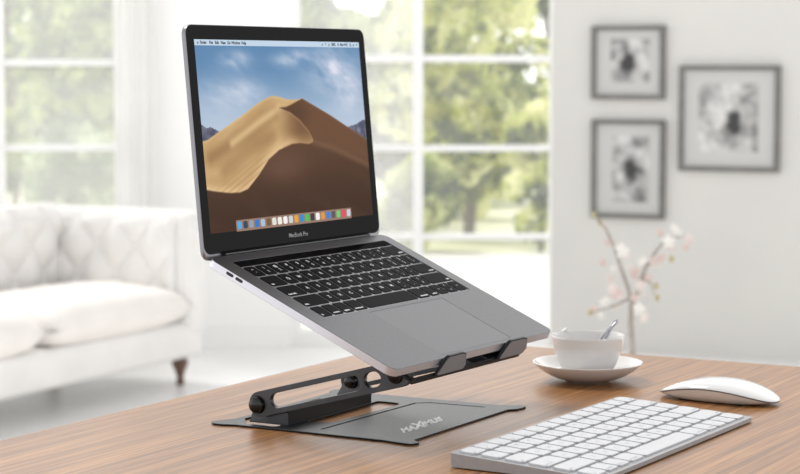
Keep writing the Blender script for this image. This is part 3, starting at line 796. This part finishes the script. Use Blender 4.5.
a0, a1 = Vector((-8, -2, 4)), Vector((31.5, 10, 56)); ax = (a1-a0).normalized(); s1 = ax.orthogonal().normalized(); s2 = ax.cross(s1)
bm = bmesh.new()
for ph in (0, PI):
    pts, rad = [], []
    for k in range(61):
        t = k/60; w = 1.9*sstep(0, .35, t)*(1-.55*sstep(.9, 1, t)); q = a0 + (a1-a0)*t + (s1*math.cos(ph + t*2*PI*1.3) + s2*math.sin(ph + t*2*PI*1.3))*w
        pts.append(q*MM); rad.append(1.55*MM)
    add_tube(bm, pts, rad, 10)
obj('handle', bm, SILVER, spoon, smooth=180)
bm = bmesh.new(); bmesh.ops.create_uvsphere(bm, u_segments=24, v_segments=12, radius=1)
bmesh.ops.transform(bm, matrix=Matrix.Translation((-12*MM, -3*MM, 2.6*MM)) @ Matrix.Rotation(-.5, 4, 'Y') @ Matrix.Diagonal((9*MM, 7*MM, 1.6*MM, 1)), verts=bm.verts[:])
obj('bowl', bm, SILVER, spoon, smooth=180)

# ------------------------------------------------------------------ blossom branch in a floor vase
VX, VY = .536, 4.62
vz = empty('vase', (VX, VY, 0)); tag(vz, 'tall white floor vase behind the desk, holding the blossom branch', 'vase')
vp = [(0, 0), (.075, 0), (.085, .02), (.10, .15), (.11, .30), (.095, .44), (.06, .54), (.038, .585), (.045, .615), (.040, .615), (.032, .585), (.05, .54), (.08, .44), (.09, .3), (.08, .1), (0, .03)]
obj('body', lathe(vp, 48), VASE, vz, smooth=60)
br = empty('blossom_branch', (VX, VY, .04)); tag(br, 'bare branch with pink and white blossoms rising behind the cup', 'flowers')
k_ = VY*.9965/FPX
def bp(px, py, dy=0): return Vector(((px-400)*k_ - VX, dy, (66-py)*k_ + TZ + H - .04))
stems = [[(-.003, .0, .03), (-.002, .0, .3), bp(635, 350), bp(633, 325), bp(634, 304)],
         [bp(634, 304), bp(630, 288), bp(622, 268, -.02), bp(614, 245, -.03), bp(606, 228, -.03), bp(594, 214, -.04)],
         [bp(634, 304), bp(641, 290), bp(650, 268, .03), bp(660, 252, .03), bp(671, 240, .04), bp(690, 238, .05)],
         [bp(630, 300), bp(615, 306, -.02), bp(600, 310, -.03), bp(591, 312, -.04)],
         [bp(645, 280), bp(655, 285, .02), bp(658, 297, .03)], [bp(640, 290), bp(641, 278, -.02), bp(645, 262, -.03)],
         [bp(650, 268, .03), bp(662, 264, .05), bp(672, 258, .06)]]
rads = [(.0085, .0085, .0075, .007, .006), (.005, .0045, .004, .0035, .003, .0015), (.005, .0045, .004, .0035, .003, .0015), (.003, .0025, .002, .001), (.003, .002, .001), (.003, .002, .001), (.002, .0015, .001)]
bm = bmesh.new()
for s, r in zip(stems, rads): add_tube(bm, s, list(r), 8)
obj('stem', bm, TWIG, br, smooth=180)
random.seed(5)
def blossom(c, s):
    bm = bmesh.new(); n0 = Vector((random.uniform(-.6, .6), -1, random.uniform(-.3, .8))).normalized()
    a3 = n0.orthogonal().normalized(); b3 = n0.cross(a3)
    for k in range(5):
        t = 2*PI*k/5 + random.random()*.3; d3 = a3*math.cos(t) + b3*math.sin(t); t3 = n0.cross(d3); q = Vector(c)
        P = [q, q + d3*s*.45 + t3*s*.38 + n0*s*.12, q + d3*s + t3*s*.16 + n0*s*.30, q + d3*s - t3*s*.16 + n0*s*.30, q + d3*s*.45 - t3*s*.38 + n0*s*.12]
        up = [bm.verts.new(p) for p in P]; dn = [bm.verts.new(p - n0*s*.06) for p in P]
        bm.faces.new(up); bm.faces.new(dn[::-1])
        for i in range(5): bm.faces.new((up[i], dn[i], dn[(i+1) % 5], up[(i+1) % 5]))
    return bm
PET2 = mat('rose_petal', srgb(206, 186, 179), .6); PET3 = mat('white_petal', srgb(222, 219, 213), .6)
for i, (px, py, s) in enumerate([(604, 226, 7), (612, 244, 8), (622, 249, 11), (628, 255, 8), (603, 262, 7), (616, 270, 6), (612, 288, 9), (620, 296, 10), (606, 302, 9), (613, 280, 8), (596, 311, 6), (602, 316, 6), (618, 308, 6),
        (636, 274, 9), (645, 262, 8), (641, 285, 9), (650, 278, 7), (632, 268, 6), (655, 262, 9), (662, 258, 8), (668, 240, 10), (672, 247, 8), (663, 234, 7), (680, 233, 8), (691, 240, 9), (686, 247, 6), (641, 309, 10), (645, 317, 8), (636, 298, 7), (676, 228, 6), (648, 298, 5)]):
    c = bp(px, py, random.uniform(-.04, .03)); obj('blossom', blossom(c, s*k_*.72), (PETAL, PET2, PET3)[i % 3], br)
for px, py in ((594, 214), (591, 312), (658, 297), (657, 285), (672, 258), (600, 221)):
    bm = bmesh.new(); bmesh.ops.create_icosphere(bm, subdivisions=2, radius=.006); bmesh.ops.transform(bm, matrix=Matrix.Translation(bp(px, py, -.03)) @ Matrix.Diagonal((1, 1, 1.4, 1)), verts=bm.verts[:])
    obj('bud', bm, BUD, br, smooth=180)

# ------------------------------------------------------------------ garden beyond the glass
bm = bmesh.new(); add_box(bm, -14, 16, 9.8, 15.0, -.12, -.04)
struct(obj('ground_patio', bm, noisy('pale_stone_paving', srgb(226, 224, 214), srgb(240, 238, 230), (.8, 3, 1), .8)), 'pale stone patio outside')
bm = bmesh.new(); add_box(bm, -30, 34, 15.0, 60, -.16, -.06)
struct(obj('ground_lawn', bm, noisy('sunlit_grass', srgb(222, 226, 180), srgb(240, 240, 214), (.5, 2, 1), .9)), 'sunlit lawn outside')

def tree(name, label, cat, x, y, h, rx, rz, cz, n, leaf, m, seed, trunk_r=.12, group=None):
    rnd = random.Random(seed)
    r = empty(name, (x, y, -.06)); tag(r, label, cat, group)
    bm = bmesh.new(); add_tube(bm, [(0, 0, 0), (.05, .02, h*.3), (-.04, 0, h*.6), (.02, 0, h*.92)], [trunk_r, trunk_r*.8, trunk_r*.55, trunk_r*.2], 10)
    for k in range(5):
        an = k*1.3+seed; z0 = h*(.35+.09*k); add_tube(bm, [(0, 0, z0), (math.cos(an)*rx*.35, math.sin(an)*rx*.3, z0+h*.1), (math.cos(an)*rx*.6, math.sin(an)*rx*.5, z0+h*.18)], [trunk_r*.4, trunk_r*.28, trunk_r*.1], 6)
    obj('trunk', bm, BARK, r, smooth=180)
    clumps = []
    for k in range(26):
        while True:
            v = Vector((rnd.uniform(-1, 1), rnd.uniform(-1, 1), rnd.uniform(-1, 1)))
            if .3 < v.length < 1: break
        clumps.append((Vector((v.x*rx*.8, v.y*rx*.7, cz + v.z*rz*.82)), rnd.uniform(.22, .42)*rx))
    verts, faces = [], []
    for k in range(n):
        c, cr2 = rnd.choice(clumps); v = Vector((rnd.gauss(0, 1), rnd.gauss(0, 1), rnd.gauss(0, 1))).normalized()*cr2*rnd.uniform(.6, 1)**.5
        p = c + v; a4 = Vector((rnd.gauss(0, 1), rnd.gauss(0, 1), rnd.gauss(0, 1))).normalized(); b4 = a4.orthogonal().normalized(); s = leaf*rnd.uniform(.6, 1.3)
        i0 = len(verts); verts += [p - a4*s, p + b4*s*.5, p + a4*s, p - b4*s*.5]; faces.append((i0, i0+1, i0+2, i0+3))
    me = bpy.data.meshes.new('crown'); me.from_pydata(verts, [], faces); me.update(); obj('crown', me, m, r)
    return r
G = 'garden trees outside the windows'
tree('tree', 'yellow-green leafy tree filling the wide pane of the glazed door', 'tree', .56, 16.5, 2.6, .74, 1.25, 1.2, 11000, .05, LEAF_YELLOW, 11, .05, G)
tree('tree', 'mid-green tree seen through the narrow washed-out pane of the glazed door', 'tree', -.75, 18.0, 3.0, .75, 1.3, 1.4, 7000, .06, LEAF_MID, 12, .07, G)
tree('tree', 'fresh green tree behind the yellow-green one, beyond the glazed door', 'tree', .45, 21.0, 2.7, 1.15, 1.0, 1.1, 9000, .07, LEAF_MID2, 13, .10, G)
tree('tree', 'dark tree top against white sky at the upper corner of the glazed door', 'tree', 1.92, 25.5, 2.9, .42, .35, 2.35, 2500, .08, LEAF_DARK, 14, .12, G)
tree('tree', 'round mid-green tree beside the casing of the window behind the sofa', 'tree', -3.15, 20.5, 3.0, .75, 1.2, 1.4, 7000, .07, LEAF_MID, 15, .06, G)
tree('tree', 'pale grey-green tree in the middle of the window behind the sofa', 'tree', -4.5, 23.5, 3.2, 1.25, 1.2, 1.3, 8000, .08, LEAF_PALE, 16, .08, G)
tree('tree', 'slim dark-leaved tree at the edge of the window behind the sofa', 'tree', -3.12, 16.3, 2.2, .16, .9, .95, 1600, .05, LEAF_MID, 17, .03, G)
SG = 'low garden shrubs'
tree('shrub', 'low yellow-green shrub under the wide pane tree, nearest the wall of pictures', 'shrub', 1.06, 15.25, 1.3, .34, .60, .62, 4500, .04, LEAF_YELLOW, 21, .02, SG)
tree('shrub', 'low shrub behind the mullion of the glazed door', 'shrub', .10, 15.25, .8, .36, .40, .40, 3500, .04, LEAF_MID2, 22, .02, SG)
tree('shrub', 'low shrub in the middle of the wide pane of the glazed door', 'shrub', .58, 18.6, 1.0, .42, .46, .45, 3500, .045, LEAF_YELLOW, 23, .02, SG)
tree('shrub', 'dark green shrub low in the narrow pane of the glazed door', 'shrub', -.08, 19.6, 1.3, .42, .36, .72, 3500, .05, LEAF_DARK, 25, .05, SG)
tree('shrub', 'wide low shrub beyond the window, just above the sofa back', 'shrub', -2.9, 17.5, 1.0, .5, .45, .45, 3500, .05, LEAF_PALE, 24, .02, SG)
# ------------------------------------------------------------------ light
w = bpy.data.worlds.new('sky'); scn.world = w; w.use_nodes = True; nt = w.node_tree; bg = nt.nodes['Background']
tc = nt.nodes.new('ShaderNodeTexCoord'); sx = nt.nodes.new('ShaderNodeSeparateXYZ'); nt.links.new(tc.outputs['Generated'], sx.inputs[0])
mr = nt.nodes.new('ShaderNodeMapRange'); mr.inputs['From Min'].default_value = -1; mr.inputs['From Max'].default_value = 1
cr = nt.nodes.new('ShaderNodeValToRGB'); e = cr.color_ramp.elements
e[0].position = 0.1; e[0].color = (1.12, 1.12, 1.13, 1); e[1].position = .85; e[1].color = (1.7, 1.7, 1.7, 1)
k = e.new(.5); k.color = (1.22, 1.22, 1.23, 1)
nt.links.new(sx.outputs['Y'], mr.inputs['Value']); nt.links.new(mr.outputs[0], cr.inputs[0]); nt.links.new(cr.outputs[0], bg.inputs['Color'])
m3 = nt.nodes.new('ShaderNodeMapRange'); m3.inputs['From Min'].default_value = .15; m3.inputs['From Max'].default_value = .85
m3.inputs['To Min'].default_value = 1.42; m3.inputs['To Max'].default_value = .46
nt.links.new(sx.outputs['Z'], m3.inputs['Value']); nt.links.new(m3.outputs[0], bg.inputs['Strength'])
sun = bpy.data.lights.new('sun', 'SUN'); sun.energy = 2.2; sun.angle = math.radians(14); sun.color = (1, .97, .92)
so = bpy.data.objects.new('sun', sun); C.objects.link(so); so.location = (-3, 4, 6)
so.rotation_euler = Vector((.42, -.32, -.85)).to_track_quat('-Z', 'Y').to_euler()

vs_ = scn.view_settings; scn.display_settings.display_device = 'sRGB'
vs_.view_transform = 'Standard'; vs_.look = 'None'; vs_.exposure = 0; vs_.gamma = 1; vs_.use_curve_mapping = False
